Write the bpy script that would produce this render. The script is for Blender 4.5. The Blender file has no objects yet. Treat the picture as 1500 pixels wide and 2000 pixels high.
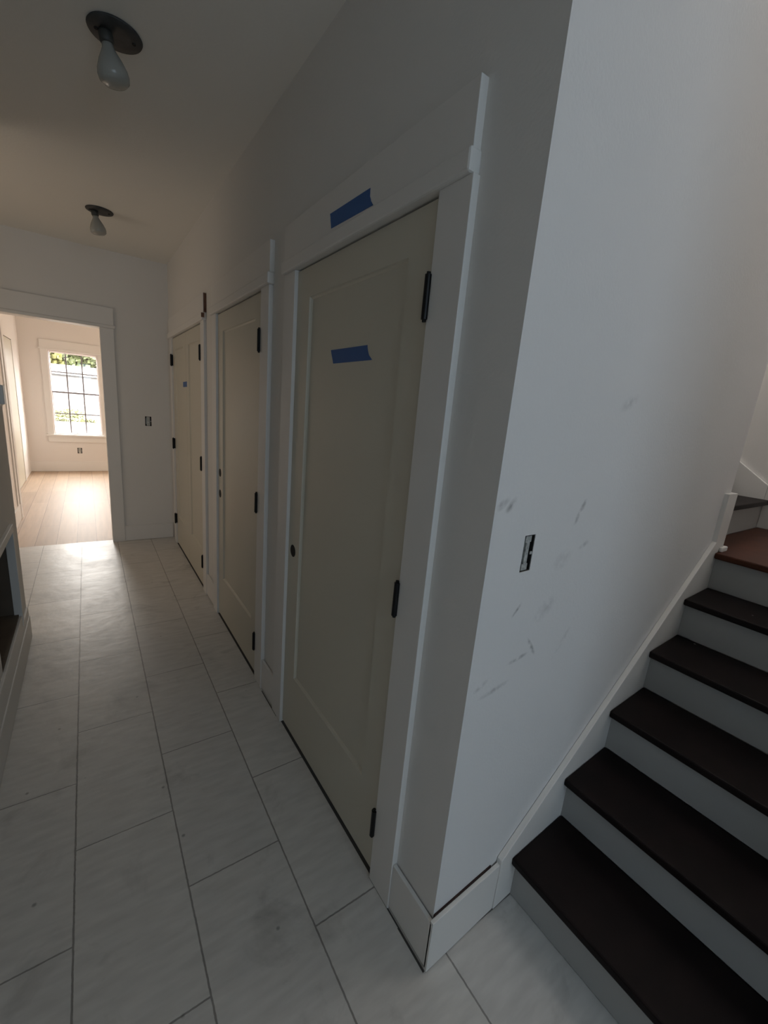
import bpy, bmesh, math, random
from mathutils import Vector, Matrix, noise
random.seed(7)
S = bpy.context.scene
COL = S.collection

# ------------------------------------------------------------------ camera
B = ((0.82329754, -0.56091041, 0.08695216),
     (-0.06063583, -0.23922531, -0.96906891),
     (0.564362, 0.79255963, -0.23096487))        # rows: image right, image down, forward (in world axes)
cam = bpy.data.cameras.new('camera')
co = bpy.data.objects.new('camera', cam); COL.objects.link(co)
cam.sensor_fit = 'VERTICAL'; cam.sensor_height = 24.0
cam.lens = 823.86 / 2000 * 24.0
cam.clip_start = 0.02; cam.clip_end = 300
M = Matrix.Identity(4)
for r in range(3):
    M[r][0] = B[0][r]; M[r][1] = -B[1][r]; M[r][2] = -B[2][r]
M.translation = (0, 0, 1.54)
co.matrix_world = M
S.camera = co

# ------------------------------------------------------------------ world, exposure, daylight
S.view_settings.view_transform = 'Standard'
S.view_settings.look = 'None'
S.view_settings.exposure = 0.28
S.view_settings.gamma = 1.0
S.view_settings.use_curve_mapping = False
S.cycles.max_bounces = 10
S.cycles.diffuse_bounces = 7
w = bpy.data.worlds.new('world'); S.world = w; w.use_nodes = True
bg = w.node_tree.nodes['Background']
bg.inputs[1].default_value = 28.0
# bright overcast sky, paler towards the horizon
wn = w.node_tree; wtc = wn.nodes.new('ShaderNodeTexCoord'); wsp = wn.nodes.new('ShaderNodeSeparateXYZ')
wmr = wn.nodes.new('ShaderNodeValToRGB')
wmr.color_ramp.elements[0].position = 0.50; wmr.color_ramp.elements[0].color = (0.13, 0.125, 0.12, 1)
wmr.color_ramp.elements[1].position = 0.60; wmr.color_ramp.elements[1].color = (1.0, 0.97, 0.92, 1)
e_ = wmr.color_ramp.elements.new(0.53); e_.color = (0.14, 0.14, 0.138, 1)
wma = wn.nodes.new('ShaderNodeMath'); wma.operation = 'MULTIPLY_ADD'; wma.inputs[1].default_value = 0.5; wma.inputs[2].default_value = 0.5
wn.links.new(wtc.outputs['Generated'], wsp.inputs[0]); wn.links.new(wsp.outputs[2], wma.inputs[0])
wn.links.new(wma.outputs[0], wmr.inputs[0]); wn.links.new(wmr.outputs[0], bg.inputs[0])

def area(name, loc, size, direction, power, color):
    l = bpy.data.lights.new(name, 'AREA'); l.shape = 'RECTANGLE'
    l.size, l.size_y = size; l.energy = power; l.color = color
    o = bpy.data.objects.new(name, l); COL.objects.link(o); o.location = loc
    o.rotation_euler = Vector(direction).to_track_quat('-Z', 'Z').to_euler()
    return o
# daylight from entry behind the camera, stairwell and side room, plus added fill lamps
area('daylight_entry', (0.45, -2.93, 1.75), (1.3, 1.5), (0, 1, 0.0), 16.0, (0.66, 0.83, 1.0))
area('daylight_stairwell', (2.9, 2.3, 4.0), (0.7, 1.0), (0.1, -1, -0.75), 22.0, (1.0, 0.95, 0.93))
area('stair_top_fill', (2.9, 0.0, 4.9), (0.8, 0.8), (-0.35, 0.25, -1), 7.0, (1.0, 0.98, 0.96))  # unseen overhead fill, added to brighten the upper stair wall
area('room_right_fill', (2.93, 7.4, 1.4), (2.2, 1.4), (-1, 0, 0.0), 34.0, (1.0, 0.84, 0.70))  # unseen fill added at the blank right wall to brighten the far room
area('daylight_side_room', (-1.56, 3.72, 1.45), (1.0, 1.1), (1, 0.0, 0.0), 3.2, (1.0, 0.85, 0.70))
pl = area('window_portal', (-0.145, 9.39, 1.355), (0.70, 1.40), (0, -1, 0), 1.0, (1, 1, 1)); pl.data.cycles.is_portal = True

# ------------------------------------------------------------------ materials
def mat(name, col, rough=0.6, metal=0.0, bump=0.0, bscale=200.0, vary=0.0, vscale=3.0, spec=0.5):
    m = bpy.data.materials.new(name); m.use_nodes = True
    nt = m.node_tree; p = nt.nodes['Principled BSDF']
    p.inputs['Base Color'].default_value = (*col, 1)
    p.inputs['Roughness'].default_value = rough
    p.inputs['Metallic'].default_value = metal
    p.inputs['Specular IOR Level'].default_value = spec
    tc = nt.nodes.new('ShaderNodeTexCoord')
    if bump:
        n = nt.nodes.new('ShaderNodeTexNoise'); n.inputs['Scale'].default_value = bscale
        b = nt.nodes.new('ShaderNodeBump'); b.inputs['Strength'].default_value = bump
        b.inputs['Distance'].default_value = 0.002
        nt.links.new(tc.outputs['Object'], n.inputs['Vector'])
        nt.links.new(n.outputs[0], b.inputs['Height']); nt.links.new(b.outputs[0], p.inputs['Normal'])
    if vary:
        n = nt.nodes.new('ShaderNodeTexNoise'); n.inputs['Scale'].default_value = vscale
        n.inputs['Detail'].default_value = 6
        r = nt.nodes.new('ShaderNodeValToRGB')
        r.color_ramp.elements[0].position = 0.3; r.color_ramp.elements[1].position = 0.7
        r.color_ramp.elements[0].color = (*[c * (1 - vary) for c in col], 1)
        r.color_ramp.elements[1].color = (*[min(1, c * (1 + vary)) for c in col], 1)
        nt.links.new(tc.outputs['Object'], n.inputs['Vector'])
        nt.links.new(n.outputs[0], r.inputs[0]); nt.links.new(r.outputs[0], p.inputs['Base Color'])
    return m

def scuffed(name, base, marks, rough=0.7):
    """white wall paint with individual rubbed marks: marks = (x, z, half length, half width, angle, strength)"""
    m = mat(name, base, rough, bump=0.25, bscale=120)
    nt = m.node_tree; N = nt.nodes; L = nt.links; p = N['Principled BSDF']
    tc = N.new('ShaderNodeTexCoord')
    nz = N.new('ShaderNodeTexNoise'); nz.inputs['Scale'].default_value = 45; nz.inputs['Detail'].default_value = 5
    L.new(tc.outputs['Object'], nz.inputs['Vector'])
    acc = None
    for (x, z, hl, hw, ang, st) in marks:
        mp = N.new('ShaderNodeMapping'); mp.vector_type = 'TEXTURE'
        mp.inputs['Location'].default_value = (x, 0, z)
        mp.inputs['Rotation'].default_value = (0, -ang, 0)
        mp.inputs['Scale'].default_value = (hl, 1e4, hw)
        L.new(tc.outputs['Object'], mp.inputs['Vector'])
        ln = N.new('ShaderNodeVectorMath'); ln.operation = 'LENGTH'; L.new(mp.outputs[0], ln.inputs[0])
        mr = N.new('ShaderNodeMapRange'); mr.inputs[1].default_value = 1.0; mr.inputs[2].default_value = 0.1
        mr.inputs[3].default_value = 0; mr.inputs[4].default_value = min(1.0, st * 1.5)
        L.new(ln.outputs['Value'], mr.inputs[0])
        if acc is None: acc = mr.outputs[0]
        else:
            mx = N.new('ShaderNodeMath'); mx.operation = 'MAXIMUM'
            L.new(acc, mx.inputs[0]); L.new(mr.outputs[0], mx.inputs[1]); acc = mx.outputs[0]
    r = N.new('ShaderNodeMapRange'); r.inputs[1].default_value = 0.35; r.inputs[2].default_value = 0.62
    L.new(nz.outputs[0], r.inputs[0])
    mu = N.new('ShaderNodeMath'); mu.operation = 'MULTIPLY'; L.new(acc, mu.inputs[0]); L.new(r.outputs[0], mu.inputs[1])
    mix = N.new('ShaderNodeMix'); mix.data_type = 'RGBA'
    mix.inputs[6].default_value = (*base, 1); mix.inputs[7].default_value = (0.10, 0.10, 0.10, 1)
    L.new(mu.outputs[0], mix.inputs[0]); L.new(mix.outputs[2], p.inputs['Base Color'])
    return m

WALLC = (0.74, 0.725, 0.70)
paint = mat('wall_paint', WALLC, 0.75, bump=0.25, bscale=120)
paint_far = mat('wall_paint_room', (0.74, 0.71, 0.68), 0.75)
ceil_m = mat('ceiling_paint', (0.80, 0.78, 0.73), 0.85, bump=0.3, bscale=90)
trim_m = mat('trim_paint', (0.75, 0.735, 0.71), 0.45, bump=0.1, bscale=60)
door_m = mat('door_paint', (0.60, 0.57, 0.48), 0.4, bump=0.08, bscale=50)
landing_m = mat('red_brown_wood', (0.060, 0.019, 0.009), 0.45, vary=0.3, vscale=9, spec=0.2)
black_m = mat('hinge_black', (0.012, 0.012, 0.013), 0.35, 0.6)
hole_m = mat('bore_dark', (0.015, 0.013, 0.012), 0.9)
tape_m = mat('blue_tape', (0.028, 0.11, 0.33), 0.6, bump=0.4, bscale=400)
rawwood = mat('raw_wood', (0.16, 0.08, 0.05), 0.8, vary=0.25, vscale=40)
tread_m = mat('dark_wood_tread', (0.0085, 0.0048, 0.0044), 0.5, vary=0.35, vscale=9, spec=0.15)
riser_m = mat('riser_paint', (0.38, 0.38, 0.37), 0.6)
plate_m = mat('dark_plate', (0.045, 0.045, 0.045), 0.6, vary=0.3, vscale=30)
bulb_m = mat('bulb_frosted', (0.36, 0.36, 0.33), 0.22)
sock_m = mat('socket_dark', (0.05, 0.05, 0.045), 0.5)
galv_m = mat('galvanised_box', (0.36, 0.37, 0.36), 0.45, 0.3, vary=0.4, vscale=90)
yoke_m = mat('device_grey', (0.42, 0.43, 0.41), 0.5, vary=0.4, vscale=120)
vinyl_m = mat('window_vinyl', (0.72, 0.66, 0.64), 0.4)
muntin_m = mat('muntin_grey', (0.22, 0.21, 0.23), 0.5)
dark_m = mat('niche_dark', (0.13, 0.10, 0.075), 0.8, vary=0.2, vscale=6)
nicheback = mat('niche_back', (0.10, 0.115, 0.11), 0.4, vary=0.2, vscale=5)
plastic_m = mat('white_plastic', (0.8, 0.8, 0.8), 0.3)

def paintspots(m):
    """small white paint drips on the dark treads"""
    nt = m.node_tree; N = nt.nodes; L = nt.links; p = N['Principled BSDF']
    src = p.inputs['Base Color'].links[0].from_socket
    tc = N.new('ShaderNodeTexCoord'); mp = N.new('ShaderNodeMapping'); mp.inputs['Scale'].default_value = (5.5, 4, 1)
    v = N.new('ShaderNodeTexVoronoi'); v.inputs['Scale'].default_value = 1.6
    L.new(tc.outputs['Object'], mp.inputs[0]); L.new(mp.outputs[0], v.inputs['Vector'])
    mr = N.new('ShaderNodeMapRange'); mr.inputs[1].default_value = 0.030; mr.inputs[2].default_value = 0.018
    L.new(v.outputs['Distance'], mr.inputs[0])
    mix = N.new('ShaderNodeMix'); mix.data_type = 'RGBA'; mix.inputs[7].default_value = (0.55, 0.5, 0.47, 1)
    L.new(mr.outputs[0], mix.inputs[0]); L.new(src, mix.inputs[6]); L.new(mix.outputs[2], p.inputs['Base Color'])
paintspots(tread_m)

def tile_floor():
    m = bpy.data.materials.new('stone_tile'); m.use_nodes = True
    nt = m.node_tree; N = nt.nodes; L = nt.links; p = N['Principled BSDF']
    tc = N.new('ShaderNodeTexCoord'); sp = N.new('ShaderNodeSeparateXYZ'); L.new(tc.outputs['Object'], sp.inputs[0])
    ax = N.new('ShaderNodeMath'); ax.operation = 'SUBTRACT'; L.new(sp.outputs[1], ax.inputs[0]); ax.inputs[1].default_value = 1.45
    ay = N.new('ShaderNodeMath'); ay.operation = 'ADD'; L.new(sp.outputs[0], ay.inputs[0]); ay.inputs[1].default_value = 0.424
    gt = N.new('ShaderNodeMath'); gt.operation = 'GREATER_THAN'; gt.inputs[1].default_value = 0.779; L.new(sp.outputs[0], gt.inputs[0])
    sh = N.new('ShaderNodeMath'); sh.operation = 'MULTIPLY_ADD'; sh.inputs[1].default_value = -0.055
    L.new(gt.outputs[0], sh.inputs[0]); L.new(ax.outputs[0], sh.inputs[2])
    cb = N.new('ShaderNodeCombineXYZ'); L.new(sh.outputs[0], cb.inputs[0]); L.new(ay.outputs[0], cb.inputs[1])
    wob = N.new('ShaderNodeTexNoise'); wob.inputs['Scale'].default_value = 60
    L.new(tc.outputs['Object'], wob.inputs['Vector'])
    wm = N.new('ShaderNodeVectorMath'); wm.operation = 'SCALE'; wm.inputs['Scale'].default_value = 0.003
    L.new(wob.outputs['Color'], wm.inputs[0])
    wa = N.new('ShaderNodeVectorMath'); L.new(cb.outputs[0], wa.inputs[0]); L.new(wm.outputs[0], wa.inputs[1])
    br = N.new('ShaderNodeTexBrick'); L.new(wa.outputs[0], br.inputs['Vector'])
    br.offset = 0.5; br.offset_frequency = 2; br.squash = 1; br.squash_frequency = 1
    br.inputs['Scale'].default_value = 1; br.inputs['Brick Width'].default_value = 0.6137
    br.inputs['Row Height'].default_value = 0.3008; br.inputs['Mortar Size'].default_value = 0.0028
    br.inputs['Mortar Smooth'].default_value = 0.3; br.inputs['Bias'].default_value = 0
    br.inputs['Color1'].default_value = (0.62, 0.60, 0.565, 1); br.inputs['Color2'].default_value = (0.58, 0.565, 0.54, 1)
    br.inputs['Mortar'].default_value = (0.27, 0.255, 0.24, 1)
    # diagonal veining and mottling of the stone
    mp = N.new('ShaderNodeMapping'); mp.inputs['Rotation'].default_value = (0, 0, 0.5); mp.inputs['Scale'].default_value = (9, 40, 1)
    L.new(tc.outputs['Object'], mp.inputs[0])
    n1 = N.new('ShaderNodeTexNoise'); n1.inputs['Scale'].default_value = 1; n1.inputs['Detail'].default_value = 5
    L.new(mp.outputs[0], n1.inputs['Vector'])
    r1 = N.new('ShaderNodeMapRange'); r1.inputs[1].default_value = 0.3; r1.inputs[2].default_value = 0.7
    r1.inputs[3].default_value = 0.90; r1.inputs[4].default_value = 1.06; L.new(n1.outputs[0], r1.inputs[0])
    # dusty footprints and dirt
    n2 = N.new('ShaderNodeTexNoise'); n2.inputs['Scale'].default_value = 3.6; n2.inputs['Detail'].default_value = 7; n2.inputs['Roughness'].default_value = 0.62
    L.new(tc.outputs['Object'], n2.inputs['Vector'])
    r2 = N.new('ShaderNodeMapRange'); r2.inputs[1].default_value = 0.56; r2.inputs[2].default_value = 0.72
    r2.inputs[3].default_value = 1.0; r2.inputs[4].default_value = 0.70; L.new(n2.outputs[0], r2.inputs[0])
    # more tracked dirt in the strip in front of the cased opening
    sb = N.new('ShaderNodeVectorMath'); sb.operation = 'SUBTRACT'; sb.inputs[1].default_value = (-0.1, 2.9, 0)
    L.new(tc.outputs['Object'], sb.inputs[0])
    sc_ = N.new('ShaderNodeVectorMath'); sc_.operation = 'MULTIPLY'; sc_.inputs[1].default_value = (2.2, 0.9, 1); L.new(sb.outputs[0], sc_.inputs[0])
    le = N.new('ShaderNodeVectorMath'); le.operation = 'LENGTH'; L.new(sc_.outputs[0], le.inputs[0])
    rg = N.new('ShaderNodeMapRange'); rg.inputs[1].default_value = 1.0; rg.inputs[2].default_value = 0.2; rg.inputs[3].default_value = 0.56; rg.inputs[4].default_value = 0.44
    L.new(le.outputs['Value'], rg.inputs[0]); L.new(rg.outputs[0], r2.inputs[1])
    n2.inputs['Distortion'].default_value = 0.6
    # dark chips
    v = N.new('ShaderNodeTexVoronoi'); v.inputs['Scale'].default_value = 7.0; v.inputs['Randomness'].default_value = 1
    L.new(tc.outputs['Object'], v.inputs['Vector'])
    r3 = N.new('ShaderNodeMapRange'); r3.inputs[1].default_value = 0.025; r3.inputs[2].default_value = 0.055
    r3.inputs[3].default_value = 0.5; r3.inputs[4].default_value = 1.0; L.new(v.outputs['Distance'], r3.inputs[0])
    m1 = N.new('ShaderNodeMath'); m1.operation = 'MULTIPLY'; L.new(r1.outputs[0], m1.inputs[0]); L.new(r2.outputs[0], m1.inputs[1])
    m2 = N.new('ShaderNodeMath'); m2.operation = 'MULTIPLY'; L.new(m1.outputs[0], m2.inputs[0]); L.new(r3.outputs[0], m2.inputs[1])
    vm = N.new('ShaderNodeVectorMath'); vm.operation = 'SCALE'; L.new(br.outputs['Color'], vm.inputs[0]); L.new(m2.outputs[0], vm.inputs['Scale'])
    L.new(vm.outputs[0], p.inputs['Base Color'])
    rr = N.new('ShaderNodeMapRange'); rr.inputs[3].default_value = 0.29; rr.inputs[4].default_value = 0.50
    L.new(n2.outputs[0], rr.inputs[0]); L.new(rr.outputs[0], p.inputs['Roughness'])
    bm_ = N.new('ShaderNodeBump'); bm_.inputs['Strength'].default_value = 0.5; bm_.inputs['Distance'].default_value = 0.003
    ad = N.new('ShaderNodeMath'); ad.operation = 'MULTIPLY_ADD'; ad.inputs[1].default_value = -1.2
    n4 = N.new('ShaderNodeTexNoise'); n4.inputs['Scale'].default_value = 14; n4.inputs['Detail'].default_value = 4
    L.new(tc.outputs['Object'], n4.inputs['Vector'])
    L.new(br.outputs['Fac'], ad.inputs[0]); L.new(n4.outputs[0], ad.inputs[2]); L.new(ad.outputs[0], bm_.inputs['Height'])
    L.new(bm_.outputs[0], p.inputs['Normal'])
    return m

def plank_floor():
    m = bpy.data.materials.new('oak_planks'); m.use_nodes = True
    nt = m.node_tree; N = nt.nodes; L = nt.links; p = N['Principled BSDF']
    tc = N.new('ShaderNodeTexCoord'); sp = N.new('ShaderNodeSeparateXYZ'); L.new(tc.outputs['Object'], sp.inputs[0])
    cb = N.new('ShaderNodeCombineXYZ'); L.new(sp.outputs[1], cb.inputs[0]); L.new(sp.outputs[0], cb.inputs[1])
    br = N.new('ShaderNodeTexBrick'); L.new(cb.outputs[0], br.inputs['Vector'])
    br.offset = 0.37; br.offset_frequency = 2
    br.inputs['Scale'].default_value = 1; br.inputs['Brick Width'].default_value = 1.9; br.inputs['Row Height'].default_value = 0.165
    br.inputs['Mortar Size'].default_value = 0.0015; br.inputs['Mortar Smooth'].default_value = 0.2
    br.inputs['Color1'].default_value = (0.52, 0.39, 0.285, 1); br.inputs['Color2'].default_value = (0.43, 0.315, 0.225, 1)
    br.inputs['Mortar'].default_value = (0.15, 0.10, 0.07, 1)
    mp = N.new('ShaderNodeMapping'); mp.inputs['Scale'].default_value = (30, 2.5, 1); L.new(tc.outputs['Object'], mp.inputs[0])
    n = N.new('ShaderNodeTexNoise'); n.inputs['Detail'].default_value = 6; n.inputs['Scale'].default_value = 1; L.new(mp.outputs[0], n.inputs['Vector'])
    r = N.new('ShaderNodeMapRange'); r.inputs[3].default_value = 0.8; r.inputs[4].default_value = 1.2; L.new(n.outputs[0], r.inputs[0])
    vm = N.new('ShaderNodeVectorMath'); vm.operation = 'SCALE'; L.new(br.outputs['Color'], vm.inputs[0]); L.new(r.outputs[0], vm.inputs['Scale'])
    L.new(vm.outputs[0], p.inputs['Base Color']); p.inputs['Roughness'].default_value = 0.52
    b = N.new('ShaderNodeBump'); b.inputs['Strength'].default_value = 0.35; b.inputs['Distance'].default_value = 0.002
    L.new(n.outputs[0], b.inputs['Height']); L.new(b.outputs[0], p.inputs['Normal'])
    return m

# ------------------------------------------------------------------ mesh helpers
def newobj(name, bm, material, parent=None, bevel=0.0, smooth=False):
    me = bpy.data.meshes.new(name)
    bmesh.ops.recalc_face_normals(bm, faces=bm.faces)
    bm.to_mesh(me); bm.free()
    me.materials.append(material)
    o = bpy.data.objects.new(name, me); COL.objects.link(o)
    if parent is not None: o.parent = parent
    if bevel:
        b = o.modifiers.new('bevel', 'BEVEL'); b.width = bevel; b.segments = 2; b.limit_method = 'ANGLE'
    if smooth:
        for f in me.polygons: f.use_smooth = True
    return o

def box(bm, x0, x1, y0, y1, z0, z1):
    vs = [bm.verts.new((x, y, z)) for x in (x0, x1) for y in (y0, y1) for z in (z0, z1)]
    for f in ((0, 1, 3, 2), (4, 6, 7, 5), (0, 4, 5, 1), (2, 3, 7, 6), (0, 2, 6, 4), (1, 5, 7, 3)):
        bm.faces.new([vs[i] for i in f])
    return bm
def boxes(*bs):
    bm = bmesh.new()
    for b in bs: box(bm, *b)
    return bm
def prism(pts, a, b, axis='y'):
    """polygon pts in the plane across axis, extruded from a to b"""
    bm = bmesh.new()
    def P(u, v, t): return {'y': (u, t, v), 'x': (t, u, v), 'z': (u, v, t)}[axis]
    va = [bm.verts.new(P(u, v, a)) for u, v in pts]; vb = [bm.verts.new(P(u, v, b)) for u, v in pts]
    bm.faces.new(va); bm.faces.new(vb)
    n = len(pts)
    for i in range(n): bm.faces.new((va[i], va[(i + 1) % n], vb[(i + 1) % n], vb[i]))
    return bm
def cyl(bm, c, r, h, axis='z', n=24, r2=None):
    r2 = r if r2 is None else r2
    rings = []
    for t, rr in ((0, r), (h, r2)):
        ring = []
        for i in range(n):
            a = 2 * math.pi * i / n; u, v = rr * math.cos(a), rr * math.sin(a)
            p = {'z': (u, v, t), 'x': (t, u, v), 'y': (u, t, v)}[axis]
            ring.append(bm.verts.new((c[0] + p[0], c[1] + p[1], c[2] + p[2])))
        rings.append(ring)
    bm.faces.new(rings[0]); bm.faces.new(rings[1])
    for i in range(n): bm.faces.new((rings[0][i], rings[0][(i + 1) % n], rings[1][(i + 1) % n], rings[1][i]))
    return bm
def lathe(prof, n=32):
    bm = bmesh.new(); rings = []
    for r, z in prof:
        rings.append([bm.verts.new((r * math.cos(2 * math.pi * i / n), r * math.sin(2 * math.pi * i / n), z)) for i in range(n)])
    for a, b in zip(rings, rings[1:]):
        for i in range(n): bm.faces.new((a[i], a[(i + 1) % n], b[(i + 1) % n], b[i]))
    bm.faces.new(rings[0]); bm.faces.new(rings[-1])
    return bm
def slab(u0, u1, z0, z1, holes, place, t):
    """a wall with real openings: place(u, d, z) -> point, d from 0 (face) to t (back)"""
    us = sorted({u0, u1, *[h[0] for h in holes], *[h[1] for h in holes]}); us = [u for u in us if u0 <= u <= u1]
    zs = sorted({z0, z1, *[h[2] for h in holes], *[h[3] for h in holes]}); zs = [z for z in zs if z0 <= z <= z1]
    bm = bmesh.new(); cache = {}
    def V(i, j, k):
        if (i, j, k) not in cache: cache[(i, j, k)] = bm.verts.new(place(us[i], t * k, zs[j]))
        return cache[(i, j, k)]
    def solid(i, j):
        if i < 0 or j < 0 or i >= len(us) - 1 or j >= len(zs) - 1: return False
        cu, cz = (us[i] + us[i + 1]) / 2, (zs[j] + zs[j + 1]) / 2
        return not any(h[0] < cu < h[1] and h[2] < cz < h[3] for h in holes)
    for i in range(len(us) - 1):
        for j in range(len(zs) - 1):
            if not solid(i, j): continue
            for k in (0, 1): bm.faces.new((V(i, j, k), V(i + 1, j, k), V(i + 1, j + 1, k), V(i, j + 1, k)))
            for di, dj, a, b in ((-1, 0, (i, j), (i, j + 1)), (1, 0, (i + 1, j), (i + 1, j + 1)), (0, -1, (i, j), (i + 1, j)), (0, 1, (i, j + 1), (i + 1, j + 1))):
                if not solid(i + di, j + dj): bm.faces.new((V(*a, 0), V(*b, 0), V(*b, 1), V(*a, 1)))
    return bm
def struct(name, bm, m, parent=None, bevel=0.0):
    o = newobj(name, bm, m, parent, bevel)
    if parent is None: o['kind'] = 'structure'
    return o
def sroot(name, loc=(0, 0, 0)):
    o = bpy.data.objects.new(name, None); COL.objects.link(o); o['kind'] = 'structure'; o.location = loc
    o.empty_display_size = 0.1
    return o
def thing(name, label, cat, loc=(0, 0, 0), group=None):
    o = bpy.data.objects.new(name, None); COL.objects.link(o); o.location = loc; o.empty_display_size = 0.05
    o['label'] = label; o['category'] = cat
    if group: o['group'] = group
    return o
def tag(o, label, cat, group=None):
    o['label'] = label; o['category'] = cat
    if group: o['group'] = group
    return o
def rehome(o):
    """keep a mesh built in world space under a root that stands elsewhere"""
    l = o.parent.location
    o.data.transform(Matrix.Translation(-l))
    return o

# ------------------------------------------------------------------ shell
CZ = 2.72        # ceiling height
WX = 0.711       # closet wall face
FACE = 0.692     # casing face
EY = 4.93        # end wall face
SY = lambda x: 0.588 + 0.038 * (x - WX)      # stair wall face
tile = tile_floor()
struct('floor', boxes((-1.7, 3.45, -3.1, EY + 0.06, -0.1, 0)), tile)
struct('floor', boxes((-1.7, 3.1, EY + 0.06, 9.6, -0.1, 0.0)), plank_floor())
struct('ceiling', boxes((-1.7, WX + 0.1, -3.1, 9.6, CZ, CZ + 0.1), (WX + 0.1, 3.1, 5.0, 9.6, CZ, CZ + 0.1), (WX + 0.1, 2.5, 0.7, 5.0, CZ, CZ + 0.1), (2.5, 3.45, 2.75, 5.0, CZ, CZ + 0.1)), ceil_m)
struct('ceiling', boxes((WX + 0.05, 3.45, -3.1, 2.8, 5.2, 5.3)), ceil_m)
# closet wall with its three door openings
D = [dict(y0=0.868, y1=1.704), dict(y0=2.103, y1=2.958), dict(y0=3.408, y1=4.690)]
TOP = 2.036
holes = [(d['y0'] - 0.02, d['y1'] + 0.02, -1, TOP + 0.03) for d in D]
wall_r = struct('wall_right', slab(SY(WX) , EY, -0.05, CZ, holes, lambda u, d, z: (WX + d, u + (0.038 * d if u < 0.6 else 0), z), 0.115), paint)
# stair wall (up into the open stairwell)
marks = [(1.075, 1.325, 0.045, 0.012, 1.05, 0.55), (0.735, 1.365, 0.03, 0.012, 0.5, 0.35), (0.765, 1.36, 0.028, 0.012, 0.8, 0.4), (0.86, 1.087, 0.03, 0.006, 0.8, 0.6),
         (0.90, 0.935, 0.05, 0.008, 0.1, 0.45), (0.955, 0.955, 0.045, 0.008, -0.9, 0.5), (0.82, 0.87, 0.07, 0.01, 0.1, 0.3),
         (1.13, 1.225, 0.03, 0.01, 0.3, 0.22), (1.03, 1.195, 0.05, 0.03, 0.3, 0.16), (1.22, 1.62, 0.06, 0.02, 0.4, 0.16), (1.12, 0.93, 0.05, 0.012, 0.9, 0.2), (0.99, 1.06, 0.06, 0.03, 0.5, 0.15), (0.76, 0.90, 0.03, 0.01, 0.4, 0.25)]
stair_paint = scuffed('stair_wall_paint', (0.755, 0.75, 0.745), marks)
wall_r.data.materials.append(stair_paint)
for f in wall_r.data.polygons:
    if f.normal.y < -0.9 and f.center.y < 0.6: f.material_index = 1
WE = 2.37        # where the stair wall ends
eb_x, eb_z = 0.862, 1.235
struct('wall_stair', slab(WX + 0.115, WE, -0.05, 5.2, [(eb_x - 0.021, eb_x + 0.021, eb_z - 0.047, eb_z + 0.047)],
       lambda u, d, z: (u, SY(u) + d + (0.0005 if d == 0 else 0), z), 0.11), stair_paint)
struct('wall_stair', boxes((WE - 0.11, WE, 0.77, 4.9, -0.05, 5.2)), paint)
struct('wall_stair', boxes((3.345, 3.45, -3.1, 4.9, -0.05, 5.2)), paint)
struct('wall_stair', boxes((1.2, 3.345, -0.66, -0.55, -0.05, 5.2)), paint)
struct('wall_stair', boxes((WX + 0.06, 3.345, 2.7, 2.8, CZ, 5.2)), paint)
struct('wall_stair', boxes((WX + 0.06, WX + 0.1, -3.0, 0.585, CZ, 5.2)), paint)
# entry wall behind the camera, window opening shut by an added opaque light-blocking panel
struct('wall_back', slab(-1.7, 3.45, -0.05, 5.2, [(-0.25, 1.15, 0.95, 2.55)], lambda u, d, z: (u, -3.0 - d, z), 0.1), paint)
wb = sroot('window_2', (0.45, -3.0, 0.95))
rehome(struct('block_panel', boxes((-0.25, 1.15, -3.09, -3.07, 0.95, 2.55)), plastic_m, wb))
rehome(struct('window_frame', boxes((-0.25, -0.19, -3.08, -3.0, 0.95, 2.55), (1.09, 1.15, -3.08, -3.0, 0.95, 2.55), (-0.19, 1.09, -3.08, -3.0, 0.95, 1.01),
       (-0.19, 1.09, -3.08, -3.0, 2.49, 2.55), (0.43, 0.47, -3.08, -3.0, 1.01, 2.49)), vinyl_m, wb))
# left wall (ends before the corridor does)
LX, LE = -0.381, 3.13
struct('wall_left', slab(-3.0, LE, -0.05, CZ, [(2.27, 2.875, 0.262, 0.745)], lambda u, d, z: (LX - d, u, z), 0.13), paint)
struct('wall_left', boxes((-1.7, -1.6, LE - 0.1, 9.6, -0.05, CZ)), paint)
struct('wall_left', boxes((-1.6, LX - 0.13, LE - 0.1, LE, -0.05, CZ)), paint)
# low niche in the left wall
nz = sroot('trim_1')
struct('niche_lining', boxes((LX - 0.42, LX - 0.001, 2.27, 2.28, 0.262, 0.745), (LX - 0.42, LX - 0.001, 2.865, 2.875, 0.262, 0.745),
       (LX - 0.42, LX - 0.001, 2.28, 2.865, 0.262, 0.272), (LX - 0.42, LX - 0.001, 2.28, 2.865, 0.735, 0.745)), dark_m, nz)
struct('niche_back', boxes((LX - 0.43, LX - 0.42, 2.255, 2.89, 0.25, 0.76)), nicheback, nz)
struct('niche_frame', boxes((LX - 0.02, LX + 0.016, 2.855, 2.885, 0.20, 0.745), (LX - 0.02, LX + 0.016, 2.0, 2.885, 0.745, 0.785),
       (LX - 0.02, LX + 0.012, 2.0, 2.885, 0.19, 0.262)), trim_m, nz, 0.002)
# corridor end wall
OL, OR, OT = -0.625, 0.137, 2.062
eh = (0.472, 0.528, 1.19, 1.284)
struct('wall_end', slab(-1.6, WX, -0.05, CZ, [(OL - 0.018, OR + 0.018, -1, OT + 0.018), eh], lambda u, d, z: (u, EY + d, z), 0.12), paint)
struct('wall_end', boxes((WX, 3.45, EY + 0.0, EY + 0.12, -0.05, CZ)), paint)
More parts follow.
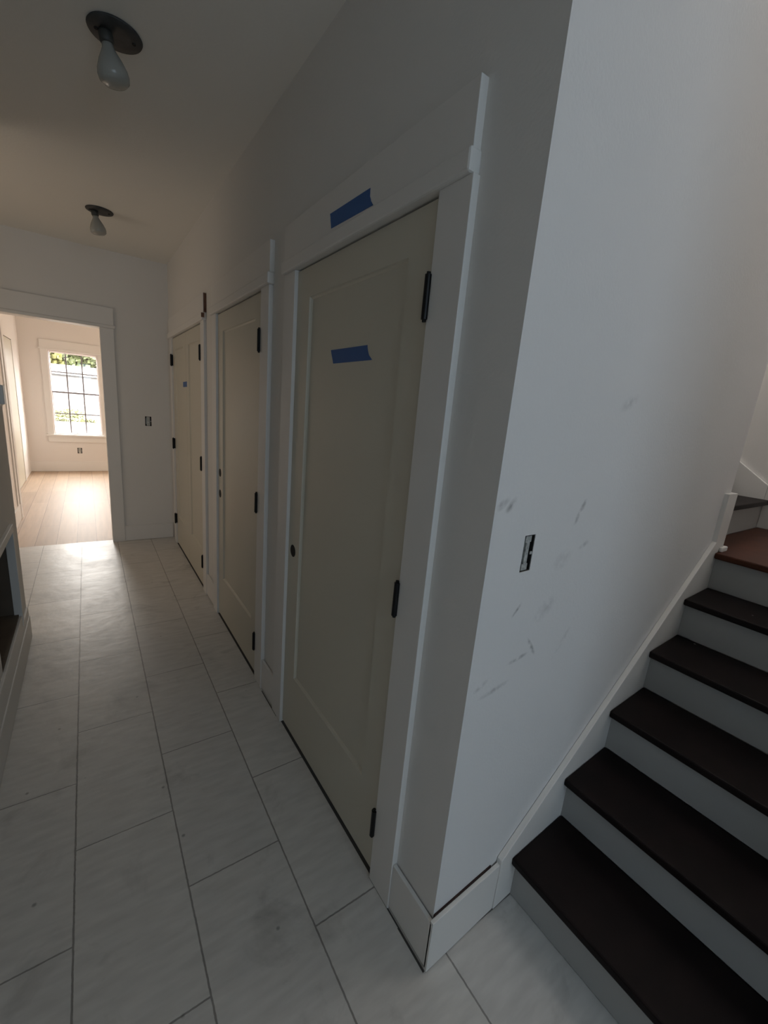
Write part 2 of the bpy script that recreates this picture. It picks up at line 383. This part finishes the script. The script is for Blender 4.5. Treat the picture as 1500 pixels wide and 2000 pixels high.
# room beyond
RY = 9.40
wl, wr, wb_, wt = -0.50, 0.21, 0.655, 2.055
oh = (-0.19, -0.122, 0.325, 0.425)
struct('wall_far', slab(-1.6, 3.1, -0.05, CZ, [(wl, wr, wb_, wt), oh], lambda u, d, z: (u, RY + d, z), 0.16), paint_far)
struct('wall_far', boxes((3.0, 3.1, EY + 0.12, RY, -0.05, CZ)), paint_far)
struct('wall_far', boxes((-1.6, -0.70, EY + 0.12, 6.18, -0.05, CZ)), paint_far)
struct('wall_far', slab(6.18, RY, -0.05, CZ, [(7.6, 8.5, -1, 2.09)], lambda u, d, z: (-0.862 - d, u, z), 0.12), paint_far)

# ------------------------------------------------------------------ doors in the closet wall
def door_leaf(y0, y1, z0, z1, fx, parent, stile=0.115, trail=0.105, brail=0.30, dep=0.010):
    bm = bmesh.new(); ch = 0.009
    def ring(ya, yb, za, zb, x): return [bm.verts.new((x, ya, za)), bm.verts.new((x, yb, za)), bm.verts.new((x, yb, zb)), bm.verts.new((x, ya, zb))]
    b = 0.002
    r = [ring(y0, y1, z0, z1, fx + 0.034), ring(y0, y1, z0, z1, fx + b), ring(y0 + b, y1 - b, z0 + b, z1 - b, fx),
         ring(y0 + stile, y1 - stile, z0 + brail, z1 - trail, fx),
         ring(y0 + stile + 0.003, y1 - stile - 0.003, z0 + brail + 0.003, z1 - trail - 0.003, fx + 0.005),
         ring(y0 + stile + ch, y1 - stile - ch, z0 + brail + ch, z1 - trail - ch, fx + dep)]
    bm.faces.new(r[0]); bm.faces.new(r[-1])
    for a, c in zip(r, r[1:]):
        for i in range(4): bm.faces.new((a[i], a[(i + 1) % 4], c[(i + 1) % 4], c[i]))
    o = newobj('door_leaf', bm, door_m, parent); rehome(o)
    return o
def hinge(y, z, parent, side, h=0.1):
    bm = bmesh.new()
    cyl(bm, (FACE - 0.004, y, z - h / 2), 0.0085, h, 'z', 14)
    cyl(bm, (FACE - 0.004, y, z - h / 2 - 0.006), 0.005, 0.006, 'z', 10); cyl(bm, (FACE - 0.004, y, z + h / 2), 0.005, 0.006, 'z', 10)
    box(bm, FACE - 0.001, FACE + 0.016, min(y, y - side * 0.004), max(y, y - side * 0.004), z - h / 2, z + h / 2)
    o = newobj('hinge', bm, black_m, parent); rehome(o); return o
def bore(y, z, leaf, fx, r=0.0115, rz=0.027):
    bm = bmesh.new(); n = 24; A = []; Bk = []
    for i in range(n):
        a = 2 * math.pi * i / n
        A.append(bm.verts.new((fx - 0.0006, y + rz * math.cos(a), z + rz * math.sin(a)))); Bk.append(bm.verts.new((fx + 0.01, y + rz * math.cos(a), z + rz * math.sin(a))))
    bm.faces.new(A)
    for i in range(n): bm.faces.new((A[i], A[(i + 1) % n], Bk[(i + 1) % n], Bk[i]))
    bm.faces.new(Bk)
    o = newobj('lock_bore', bm, hole_m, leaf); o.data.transform(Matrix.Translation(-leaf.parent.location)); return o
FX = 0.706
def casing(n, y0, y1, top, hy0, hy1, ztop=2.215, cw=0.108, raw=False):
    t = sroot('trim_%d' % n, (FACE, (y0 + y1) / 2, 0))
    for a, b in ((y0 - cw, y0 - 0.0), (y1 + 0.0, y1 + cw)):
        rehome(newobj('side_casing', boxes((FACE, WX + 0.002, a, b, 0, top)), trim_m, t, 0.0015))
    rehome(newobj('fillet', boxes((FACE - 0.013, WX + 0.002, hy0 - 0.006, hy1 + 0.006, top, top + 0.047)), trim_m, t, 0.006))
    rehome(newobj('head_board', boxes((FACE - 0.002, WX + 0.002, hy0, hy1, top + 0.047, ztop)), trim_m, t, 0.0015))
    jm = boxes((FACE + 0.004, WX + 0.115, y0 - 0.02, y0 - 0.003, 0, TOP + 0.02), (FACE + 0.004, WX + 0.115, y1 + 0.003, y1 + 0.02, 0, TOP + 0.02),
               (FACE + 0.004, WX + 0.115, y0 - 0.02, y1 + 0.02, TOP + 0.005, TOP + 0.03),
               (FX + 0.036, FX + 0.05, y0 - 0.003, y0 + 0.012, 0, TOP), (FX + 0.036, FX + 0.05, y1 - 0.012, y1 + 0.003, 0, TOP), (FX + 0.036, FX + 0.05, y0, y1, TOP - 0.01, TOP + 0.006))
    rehome(newobj('jamb', jm, trim_m, t))
    if raw:
        rehome(newobj('raw_end', boxes((FACE - 0.0155, FACE + 0.004, hy0 - 0.0085, hy0 - 0.004, top + 0.014, top + 0.043)), rawwood, t))
        rehome(newobj('raw_gap', boxes((FACE + 0.001, WX + 0.001, hy0 - 0.0065, hy0 - 0.001, top + 0.05, ztop - 0.004)), rawwood, t))
    return t
for n, (d, hs) in enumerate(((D[0], 'R'), (D[1], 'R'))):
    r = sroot('door_%d' % (n + 1), (FX, d['y0'], 0))
    lf = door_leaf(d['y0'], d['y1'], 0.012, TOP - 0.001, FX, r)
    for z in (1.815, 1.027, 0.232): hinge(d['y0'] + 0.003, z, r, 1)
    if n == 0: bore(d['y1'] - 0.052, 0.912, lf, FX)
    else:
        bore(d['y1'] - 0.045, 1.048, lf, FX); bore(d['y1'] - 0.045, 0.906, lf, FX)
d = D[2]; mid = (d['y0'] + d['y1']) / 2
r = sroot('door_3', (FX, d['y0'], 0))
door_leaf(d['y0'], mid - 0.0015, 0.012, TOP - 0.001, FX, r); door_leaf(mid + 0.0015, d['y1'], 0.012, TOP - 0.001, FX, r)
for z in (1.835, 1.035, 0.245): hinge(d['y0'] + 0.003, z, r, 1)
for z in (1.84, 1.05, 0.275): hinge(d['y1'] - 0.004, z, r, -1)
casing(2, D[0]['y0'], D[0]['y1'], TOP + 0.004, 0.768, 1.815)
casing(3, D[1]['y0'], D[1]['y1'], TOP + 0.004, 1.985, 3.07)
casing(4, D[2]['y0'], D[2]['y1'], TOP + 0.006, 3.30, 4.81, raw=True)

# baseboards
BZ = 0.178
def gapboard(y0, y1):
    struct('baseboard_right', boxes((0.6955, 0.7075, y0, y1, 0.011, BZ)), trim_m, None, 0.0015)
gapboard(SY(WX) - 0.012, 0.7595); gapboard(1.8125, 1.994); gapboard(3.067, 3.299)
# stair side baseboard, loose at the top so its raw back edge shows
bs = sroot('baseboard_stair')
bm = bmesh.new()
x0, x1 = 0.6955, 0.985
pts = [(x0, SY(x0) - 0.0165), (x1, SY(x1) - 0.0165), (x1, SY(x1) - 0.0045), (x0, SY(x0) - 0.0045)]
newobj('board', prism(pts, 0.004, 0.186, 'z'), trim_m, bs, 0.0015)
pts = [(x0 + 0.016, SY(x0) - 0.0045), (x1 - 0.03, SY(x1) - 0.0045), (x1 - 0.03, SY(x1) - 0.0002), (x0 + 0.016, SY(x0) - 0.0002)]
newobj('raw_edge', prism(pts, 0.10, 0.1895, 'z'), mat('raw_edge_brown', (0.035, 0.016, 0.013), 0.9), bs)
struct('baseboard_end', boxes((OR + 0.108, FACE + 0.003, EY - 0.015, EY, 0.002, 0.16)), trim_m, None, 0.0015)
struct('baseboard_left', boxes((LX, LX + 0.016, -2.9, LE - 0.02, 0.003, 0.145), (LX, LX + 0.011, -2.9, LE - 0.02, 0.145, 0.20)), trim_m, None, 0.002)
struct('baseboard_far', boxes((-0.862, 3.0, RY - 0.015, RY, 0.004, 0.175)), trim_m)
struct('baseboard_far', boxes((-0.70, -0.685, EY + 0.14, 6.195, 0.004, 0.175)), trim_m)

# dark strips paint the shade in open grout joints and under the doors
gap_m = mat('open_joint_shade', (0.07, 0.065, 0.06), 0.95)
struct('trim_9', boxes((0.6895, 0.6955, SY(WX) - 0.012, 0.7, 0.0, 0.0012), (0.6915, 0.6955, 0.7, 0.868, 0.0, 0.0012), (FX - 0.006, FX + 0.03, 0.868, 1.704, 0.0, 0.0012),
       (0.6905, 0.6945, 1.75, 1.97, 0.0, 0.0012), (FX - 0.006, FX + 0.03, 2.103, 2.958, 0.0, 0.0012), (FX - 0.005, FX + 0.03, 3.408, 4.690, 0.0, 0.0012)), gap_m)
# cased opening in the end wall
t = sroot('trim_5', (0, EY, 0))
for a, b in ((OL - 0.108, OL), (OR, OR + 0.108)):
    rehome(newobj('side_casing', boxes((a, b, EY - 0.019, EY, 0, OT)), trim_m, t, 0.0015))
rehome(newobj('fillet', boxes((OL - 0.125, OR + 0.122, EY - 0.03, EY, OT, OT + 0.028)), trim_m, t, 0.006))
rehome(newobj('head_board', boxes((OL - 0.112, OR + 0.11, EY - 0.021, EY, OT + 0.028, OT + 0.178)), trim_m, t, 0.0015))
rehome(newobj('jamb', boxes((OL - 0.018, OL, EY - 0.01, EY + 0.13, 0, OT), (OR, OR + 0.018, EY - 0.01, EY + 0.13, 0, OT), (OL - 0.018, OR + 0.018, EY - 0.01, EY + 0.13, OT, OT + 0.018)), trim_m, t))
for a, b in ((OL - 0.09, OL - 0.004), (OR + 0.004, OR + 0.1)):
    rehome(newobj('side_casing', boxes((a, b, EY + 0.12, EY + 0.139, 0, OT)), trim_m, t, 0.0015))

# far room: window
win = sroot('window_1', ((wl + wr) / 2, RY, wb_))
def wp(name, bm, m, b=0.0): return rehome(newobj(name, bm, m, win, b))
gy = RY + 0.07
wp('window_frame', boxes((wl, wl + 0.018, RY, RY + 0.15, wb_, wt), (wr - 0.018, wr, RY, RY + 0.15, wb_, wt), (wl + 0.018, wr - 0.018, RY, RY + 0.15, wt - 0.02, wt), (wl + 0.018, wr - 0.018, RY, RY + 0.15, wb_, wb_ + 0.018)), vinyl_m)
il, ir, ib, it, mz = wl + 0.018, wr - 0.018, wb_ + 0.018, wt - 0.02, 1.376
wp('sash', boxes((il, il + 0.012, gy, gy + 0.03, ib, mz), (ir - 0.012, ir, gy, gy + 0.03, ib, mz), (il, ir, gy, gy + 0.03, ib, ib + 0.012)), vinyl_m)
wp('sash', boxes((il, il + 0.012, gy + 0.03, gy + 0.06, mz, it), (ir - 0.012, ir, gy + 0.03, gy + 0.06, mz, it), (il, ir, gy + 0.03, gy + 0.06, it - 0.012, it)), vinyl_m)
wp('meeting_rail', boxes((il, ir, gy - 0.004, gy + 0.06, mz - 0.014, mz + 0.014)), muntin_m, 0.002)
for k in (1, 2):
    x = il + (ir - il) * k / 3
    wp('muntin', boxes((x - 0.010, x + 0.010, gy + 0.008, gy + 0.022, ib + 0.012, mz - 0.014)), muntin_m)
    wp('muntin', boxes((x - 0.010, x + 0.010, gy + 0.038, gy + 0.052, mz + 0.014, it - 0.012)), muntin_m)
wp('muntin', boxes((il + 0.012, ir - 0.012, gy + 0.009, gy + 0.021, 1.004, 1.024)), muntin_m)
wp('muntin', boxes((il + 0.012, ir - 0.012, gy + 0.039, gy + 0.051, 1.702, 1.722)), muntin_m)
glass = bpy.data.materials.new('window_glass'); glass.use_nodes = True
nt = glass.node_tree; pn = nt.nodes['Principled BSDF']; nt.nodes.remove(pn)
tr = nt.nodes.new('ShaderNodeBsdfTransparent'); gl = nt.nodes.new('ShaderNodeBsdfGlossy'); gl.inputs['Roughness'].default_value = 0.02
mx = nt.nodes.new('ShaderNodeMixShader'); mx.inputs[0].default_value = 0.06
nt.links.new(tr.outputs[0], mx.inputs[1]); nt.links.new(gl.outputs[0], mx.inputs[2]); nt.links.new(mx.outputs[0], nt.nodes['Material Output'].inputs[0])
wp('pane', boxes((il + 0.012, ir - 0.012, gy + 0.013, gy + 0.017, ib + 0.012, mz - 0.014)), glass)
wp('pane', boxes((il + 0.012, ir - 0.012, gy + 0.043, gy + 0.047, mz + 0.014, it - 0.012)), glass)
wp('sash_lift', boxes((-0.185, -0.11, gy - 0.03, gy, ib - 0.001, ib + 0.010)), plate_m, 0.002)
wt2 = sroot('trim_6', ((wl + wr) / 2, RY, wb_))
for b_, nm in (((wl - 0.085, wl + 0.004, RY - 0.019, RY, wb_, wt + 0.005), 'side_casing'), ((wr - 0.004, wr + 0.085, RY - 0.019, RY, wb_, wt + 0.005), 'side_casing'),
               ((wl - 0.11, wr + 0.11, RY - 0.03, RY, wt + 0.005, wt + 0.03), 'fillet'), ((wl - 0.095, wr + 0.095, RY - 0.021, RY, wt + 0.03, wt + 0.16), 'head_board'),
               ((wl - 0.11, wr + 0.11, RY - 0.045, RY + 0.02, wb_ - 0.03, wb_), 'window_sill'), ((wl - 0.085, wr + 0.085, RY - 0.019, RY, wb_ - 0.13, wb_ - 0.03), 'apron')):
    rehome(newobj(nm, boxes(b_), trim_m, wt2, 0.0015))
# far room: beige door and its casing on the left, end of the near wall
r = sroot('door_4', (-0.862, 7.6, 0))
rehome(newobj('door_leaf', boxes((-0.895, -0.858, 7.605, 8.495, 0.01, 2.075)), door_m, r))
t = sroot('trim_7', (-0.862, 8.05, 0))
for b_ in ((-0.866, -0.845, 7.50, 7.6, 0, 2.09), (-0.866, -0.852, 8.5, 8.58, 0, 2.09)): rehome(newobj('side_casing', boxes(b_), trim_m, t))
t = sroot('trim_8', (-0.70, 6.18, 0))
rehome(newobj('side_casing', boxes((-0.70, -0.681, 6.08, 6.2, 0, 2.1)), trim_m, t, 0.002))
rehome(newobj('side_casing', boxes((-0.70, -0.688, 5.97, 6.06, 0, 2.1)), trim_m, t, 0.002))

# ------------------------------------------------------------------ staircase
st = thing('staircase', 'straight flight of dark wood treads with white risers against the scuffed white wall', 'staircase', (1.075, 0.0, 0))
def sp(name, bm, m, bevel=0.0, label=None):
    o = rehome(newobj(name, bm, m, st, bevel))
    if label: o['label'] = label
    return o
RUN, RISE, T0, R0 = 0.2515, 0.1745, 0.178, 1.075
YE = -0.545
for i in range(6):
    xr = R0 + RUN * i; zt = T0 + RISE * i; zb = 0.0 if i == 0 else T0 + RISE * (i - 1)
    yw = lambda x: SY(x) - 0.0195
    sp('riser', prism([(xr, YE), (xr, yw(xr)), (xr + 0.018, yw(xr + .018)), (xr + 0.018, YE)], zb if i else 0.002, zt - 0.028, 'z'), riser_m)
    nx = xr - 0.032
    if i < 5:
        x2 = xr + RUN + 0.0
        sp('tread', prism([(nx, YE), (nx, yw(nx)), (x2, yw(x2)), (x2, YE)], zt - 0.028, zt, 'z'), tread_m, 0.006)
    else:
        lt = thing('stair_landing', 'reddish brown wooden landing at the top of the lower flight', 'landing', (2.8, 0.2, zt))
        rehome(newobj('landing_board', prism([(nx, YE), (nx, yw(nx)), (WE + 0.021, yw(WE)), (WE + 0.021, 0.748), (3.345, 0.748), (3.345, YE)], zt - 0.028, zt, 'z'), landing_m, lt, 0.006))
LZ = T0 + RISE * 5
# upper flight turning away behind the wall
st2 = thing('staircase', 'upper flight of stairs turning away behind the wall above the reddish landing', 'staircase', (3.0, 0.748, LZ))
def sp2(name, bm, m, bevel=0.0): return rehome(newobj(name, bm, m, st2, bevel))
for k in range(6):
    yr = 0.748 + 0.2515 * k; zt = LZ + RISE * (k + 1)
    sp2('riser', boxes((WE + 0.02, 3.325, yr, yr + 0.018, zt - RISE, zt - 0.028)), riser_m)
    sp2('tread', boxes((WE + 0.02, 3.325, yr - 0.032, yr + 0.2515, zt - 0.028, zt)), tread_m, 0.006)
def spl(name, bm, m, bevel=0.0): return rehome(newobj(name, bm, m, lt, bevel))
# skirt boards
def skirt(pts_xz, t0, t1):
    bm = bmesh.new(); va = []; vb = []
    for x, z in pts_xz:
        va.append(bm.verts.new((x, SY(x) - t0, z))); vb.append(bm.verts.new((x, SY(x) - t1, z)))
    bm.faces.new(va); bm.faces.new(vb); n = len(va)
    for i in range(n): bm.faces.new((va[i], va[(i + 1) % n], vb[(i + 1) % n], vb[i]))
    return bm
sl = RISE / RUN
zs = lambda x: 0.186 + sl * (x - 0.965)
sp('skirt_board', skirt([(0.986, 0.003), (R0 + 0.0, 0.003), (WE, LZ - 0.26), (WE, LZ + 0.012), (2.285, zs(2.285)), (0.986, zs(0.986))], 0.0005, 0.0195), trim_m, 0.002)
spl('skirt_board', prism([(WE - 0.085, SY(WE) - 0.021), (WE + 0.02, SY(WE) - 0.021), (WE + 0.02, 0.80), (WE + 0.001, 0.80), (WE + 0.001, SY(WE) - 0.0005), (WE - 0.085, SY(WE) - 0.0005)], LZ + 0.001, LZ + 0.27, 'z'), trim_m, 0.002)
spl('shoe_molding', prism([(WE - 0.03, SY(WE) - 0.036), (WE + 0.034, SY(WE) - 0.036), (WE + 0.034, SY(WE) - 0.010), (WE + 0.021, SY(WE) - 0.010), (WE + 0.021, SY(WE) - 0.0215), (WE - 0.03, SY(WE) - 0.0215)], LZ + 0.0005, LZ + 0.022, 'z'), trim_m, 0.004)
sp2('skirt_board', prism([(0.749, LZ + 0.001), (2.2, LZ + sl * 1.45), (2.2, LZ + 0.30 + sl * 1.45), (0.749, LZ + 0.26)], 3.326, 3.3445, 'x'), trim_m, 0.002)
spl('skirt_board', prism([(YE, LZ + 0.001), (0.7475, LZ + 0.001), (0.7475, LZ + 0.26), (0.60, LZ + 0.16), (YE, LZ + 0.16)], 3.326, 3.3445, 'x'), trim_m, 0.002)
# carriage side under the open edge of the stairs
poly = [(R0 + 0.018, 0.002)]
for i in range(5):
    poly += [(R0 + 0.018 + RUN * i, T0 + RISE * i - 0.029), (min(R0 + 0.018 + RUN * (i + 1), R0 + RUN * 5), T0 + RISE * i - 0.029)]
poly += [(R0 + RUN * 5, 0.002)]
pp = []
for q in poly:
    if not pp or (abs(q[0] - pp[-1][0]) + abs(q[1] - pp[-1][1])) > 1e-6: pp.append(q)
sp('stringer', prism(pp, YE, YE + 0.04, 'y'), trim_m)

# ------------------------------------------------------------------ ceiling lamps: cover plate, socket, reflector bulb
def lamp(loc, label, tilt):
    t = thing('ceiling_lamp', label, 'ceiling lamp', loc, 'bare bulb ceiling lamps in the corridor')
    bm = lathe([(0.081, 0.0), (0.083, -0.003), (0.081, -0.007), (0.045, -0.009), (0.002, -0.010)], 40)
    pl = newobj('cover_plate', bm, plate_m, t, 0, True)
    for sx, sy in ((0.055, -0.004), (-0.055, 0.006)):
        bm = bmesh.new(); cyl(bm, (sx, sy, -0.0115), 0.006, 0.004, 'z', 12); newobj('screw_hole', bm, hole_m, pl)
    so = newobj('socket', lathe([(0.019, 0.0), (0.022, -0.010), (0.022, -0.030), (0.018, -0.036)], 24), sock_m, t, 0, True)
    bu = newobj('bulb', lathe([(0.0175, 0.0), (0.0185, -0.012), (0.024, -0.024), (0.036, -0.046), (0.0465, -0.072), (0.0490, -0.086), (0.047, -0.101), (0.038, -0.110), (0.018, -0.115), (0.002, -0.116)], 36), bulb_m, t, 0, True)
    so.location = (-0.030, 0, -0.008); bu.location = (-0.030 , 0.0, -0.052)
    so.rotation_euler = tilt; bu.rotation_euler = tilt
    bu.location = Vector(so.location) + Matrix.Rotation(tilt[1], 3, 'Y') @ Vector((0, 0, -0.034))
    return t
lamp((0.157, 2.06, CZ), 'bare reflector bulb on a dark round ceiling plate, nearer of the two lamps', (0, -0.16, 0))
lamp((0.153, 3.925, CZ), 'bare reflector bulb on a dark round ceiling plate, near the end wall', (0, -0.13, 0))

# ------------------------------------------------------------------ open electrical boxes
def ebox(place, label, w_, h_, two=False, depth=0.05):
    """place(u, d, v) -> world point; u across, d into the wall, v up, from the box centre"""
    t = thing('electrical_box', label, 'electrical box', place(0, 0, 0))
    o0 = Vector(place(0, 0, 0))
    def bx(lst):
        bm = bmesh.new()
        for (u0, u1, d0, d1, v0, v1) in lst:
            vs = [bm.verts.new(Vector(place(u, dd, v)) - o0) for u in (u0, u1) for dd in (d0, d1) for v in (v0, v1)]
            for f in ((0, 1, 3, 2), (4, 6, 7, 5), (0, 4, 5, 1), (2, 3, 7, 6), (0, 2, 6, 4), (1, 5, 7, 3)): bm.faces.new([vs[i] for i in f])
        return bm
    a, b = w_ / 2 - 0.0005, h_ / 2 - 0.0005; e = 0.002
    newobj('box_shell', bx([(-a, -a + e, 0.002, depth, -b, b), (a - e, a, 0.002, depth, -b, b), (-a, a, 0.002, depth, b - e, b), (-a, a, 0.002, depth, -b, -b + e), (-a, a, depth, depth + e, -b, b)]), hole_m, t)
    k = w_ * 0.34
    dev = newobj('device_body', bx([(-k, k, 0.010, 0.04, -b * 0.70, b * 0.70)]), galv_m, t, 0.001)
    newobj('yoke', bx([(-k * 0.8, k * 0.8, 0.004, 0.007, -b * 0.97, -b * 0.60), (-k * 0.8, k * 0.8, 0.004, 0.007, b * 0.60, b * 0.97), (-k * 0.45, k * 0.45, 0.0035, 0.010, -b * 0.6, b * 0.6)]), yoke_m, t)
    newobj('mounting_ear', bx([(a * 0.55, a, 0.001, 0.003, -0.004, 0.003)]), yoke_m, t)
    newobj('side_strip', bx([(-a * 0.75, -k, 0.006, 0.009, -b * 0.5, b * 0.75)]), yoke_m, t)
    return t
ebox(lambda u, d, v: (eb_x + u, SY(eb_x + u) + d, eb_z + v), 'open electrical box with bare metal device in the scuffed wall beside the stairs', 0.042, 0.094)
ebox(lambda u, d, v: (0.5 + u, EY + d, 1.237 + v), 'open switch box in the corridor end wall right of the cased opening', 0.056, 0.094)
ebox(lambda u, d, v: (-0.156 + u, RY + d, 0.375 + v), 'open outlet box low on the wall below the far window', 0.068, 0.10)

# ------------------------------------------------------------------ painter's tape
def tape(x, corners, label, n=7, jag=0.004):
    """corners (y, z): far-top, near-top, near-bottom, far-bottom; ragged torn near end"""
    (ft, nt_, nb, fb) = [Vector(c) for c in corners]
    cy = (ft.x + nb.x) / 2; cz = (ft.y + nb.y) / 2
    rim = []
    for k in range(n + 1): rim.append(ft.lerp(nt_, k / n))
    for k in range(1, n):
        p = nt_.lerp(nb, k / n); s = math.sin(k / n * math.pi)
        rim.append(p + Vector((jag * s * 2.2 + random.uniform(-1, 1) * jag * 0.35, 0)))
    for k in range(n + 1): rim.append(nb.lerp(fb, k / n))
    for k in range(1, 4): rim.append(fb.lerp(ft, k / 4) + Vector((random.uniform(-1, 1) * jag * 0.25, 0)))
    o = newobj('painters_tape', prism([(p.x - cy, p.y - cz) for p in rim], -0.0006, 0, 'x'), tape_m)
    o.location = (x, cy, cz)
    return tag(o, label, 'tape', "strips of blue painter's tape")
s2 = 0.716 / 0.69
Z = lambda z, s: 1.54 + (z - 1.54) * s
tape(FACE - 0.0021, [(1.419, 2.148), (1.173, 2.143), (1.152, 2.094), (1.406, 2.102)], "blue painter's tape on the head casing above the nearest door")
tape(0.7155, [(1.359 * s2, Z(1.725, s2)), (1.127 * s2, Z(1.725, s2)), (1.096 * s2, Z(1.682, s2)), (1.338 * s2, Z(1.681, s2))], "blue painter's tape on the upper panel of the nearest door")
tape(FX, [(4.19, 1.637), (4.01, 1.641), (4.01, 1.597), (4.19, 1.594)], "small blue tape piece holding the farthest double doors together", jag=0.002)

# small white box on the left wall edge
t = thing('wall_box', 'small glossy white box fixed at the far edge of the dark left wall', 'wall box', (LX, 3.08, 1.45))
newobj('housing', boxes((0.0005, 0.022, -0.035, 0.035, -0.05, 0.05)), plastic_m, t, 0.004)
newobj('base_plate', boxes((0.0003, 0.004, -0.045, 0.045, -0.062, 0.06)), trim_m, t, 0.001)

# ------------------------------------------------------------------ outside the window
lawn = mat('pale_gravel', (0.075, 0.068, 0.060), 0.9, vary=0.08, vscale=0.5)
struct('ground', boxes((-40, 40, 9.8, 90, -0.5, -0.3)), lawn)
white_m = mat('white_siding', (0.20, 0.20, 0.205), 0.7)
roof_m = mat('pale_roof', (0.10, 0.10, 0.103), 0.7)
leaf_m = mat('leaves_green', (0.080, 0.098, 0.036), 0.7, vary=0.6, vscale=0.9)
leaf_p = mat('leaves_pale', (0.15, 0.16, 0.075), 0.7, vary=0.4, vscale=3)
leaf_y = mat('leaves_yellow', (0.125, 0.122, 0.034), 0.7, vary=0.5, vscale=0.9)
bark_m = mat('bark', (0.12, 0.09, 0.06), 0.9)
glass_m = mat('dark_window', (0.06, 0.065, 0.07), 0.6)
bd = thing('house', 'long low white house seen through the far window below the trees', 'building', (-1.0, 46, -0.3))
newobj('wall', boxes((-11, 11, 0, 8, 0, 2.5)), white_m, bd)
newobj('roof', prism([(-0.5, 2.5), (8.5, 2.5), (4, 3.42)], -11.5, 11.5, 'x'), roof_m, bd)
for k in range(6): newobj('window', boxes((-8.5 + k * 3.1, -7.5 + k * 3.1, -0.04, 0.0, 1.25, 1.45)), glass_m, bd)
def foliage(seed, r, sx, sz, n=420, leaf=0.28):
    rnd = random.Random(seed); bm = bmesh.new()
    for _ in range(n):
        v = Vector((rnd.gauss(0, 1), rnd.gauss(0, 1), rnd.gauss(0, 1))).normalized() * r * rnd.uniform(0.55, 1.0)
        v *= 1 + 0.3 * noise.noise(v * 0.8 + Vector((seed, 0, 0)))
        c = Vector((v.x * sx, v.y * sx, v.z * sz))
        q = Vector((rnd.gauss(0, 1), rnd.gauss(0, 1), rnd.gauss(0, 1))).normalized()
        s = leaf * rnd.uniform(0.6, 1.3); a = q.orthogonal().normalized() * s; b = q.cross(a).normalized() * s * 0.7
        bm.faces.new([bm.verts.new(c + a), bm.verts.new(c + b), bm.verts.new(c - a), bm.verts.new(c - b)])
    return bm
tl = ['yellow green tree behind the white house, leftmost in the window', 'deep green tree behind the white house, left of centre in the window',
      'pale green tree behind the white house, right of centre in the window', 'golden green tree behind the white house, rightmost in the window']
for k, x in enumerate((-3.7, -1.7, 0.4, 2.4)):
    t = thing('tree', tl[k], 'tree', (x, 60 + k % 2 * 5, -0.3), 'trees beyond the house')
    f = newobj('foliage', foliage(k + 3, 2.1, 0.85, 1.0, 1100, 0.32), (leaf_y, leaf_m, leaf_m, leaf_y)[k], t); f.location = (0, 0, 4.9)
    bm = bmesh.new(); cyl(bm, (0, 0, 0), 0.22, 3.4, 'z', 12, 0.12); newobj('trunk', bm, bark_m, t)
t = thing('bush', 'low rounded green bush on pale ground outside the far window', 'bush', (-0.85, 28, -0.3))
f = newobj('foliage', foliage(11, 0.60, 1.15, 0.46, 900, 0.06), leaf_p, t); f.location = (0, 0, 0.26)
t = thing('hedge', 'low clipped hedge strip in front of the rounded bush', 'hedge', (-0.65, 26.5, -0.3))
rnd = random.Random(5); bm = bmesh.new()
for _ in range(900):
    c = Vector((rnd.uniform(-0.7, 1.0), rnd.uniform(-0.2, 0.2), rnd.uniform(0.02, 0.16))); q = Vector((rnd.gauss(0, 1), rnd.gauss(0, 1), rnd.gauss(0, 1))).normalized()
    a = q.orthogonal().normalized() * 0.05; b = q.cross(a).normalized() * 0.035
    bm.faces.new([bm.verts.new(c + a), bm.verts.new(c + b), bm.verts.new(c - a), bm.verts.new(c - b)])
newobj('foliage', bm, leaf_p, t)
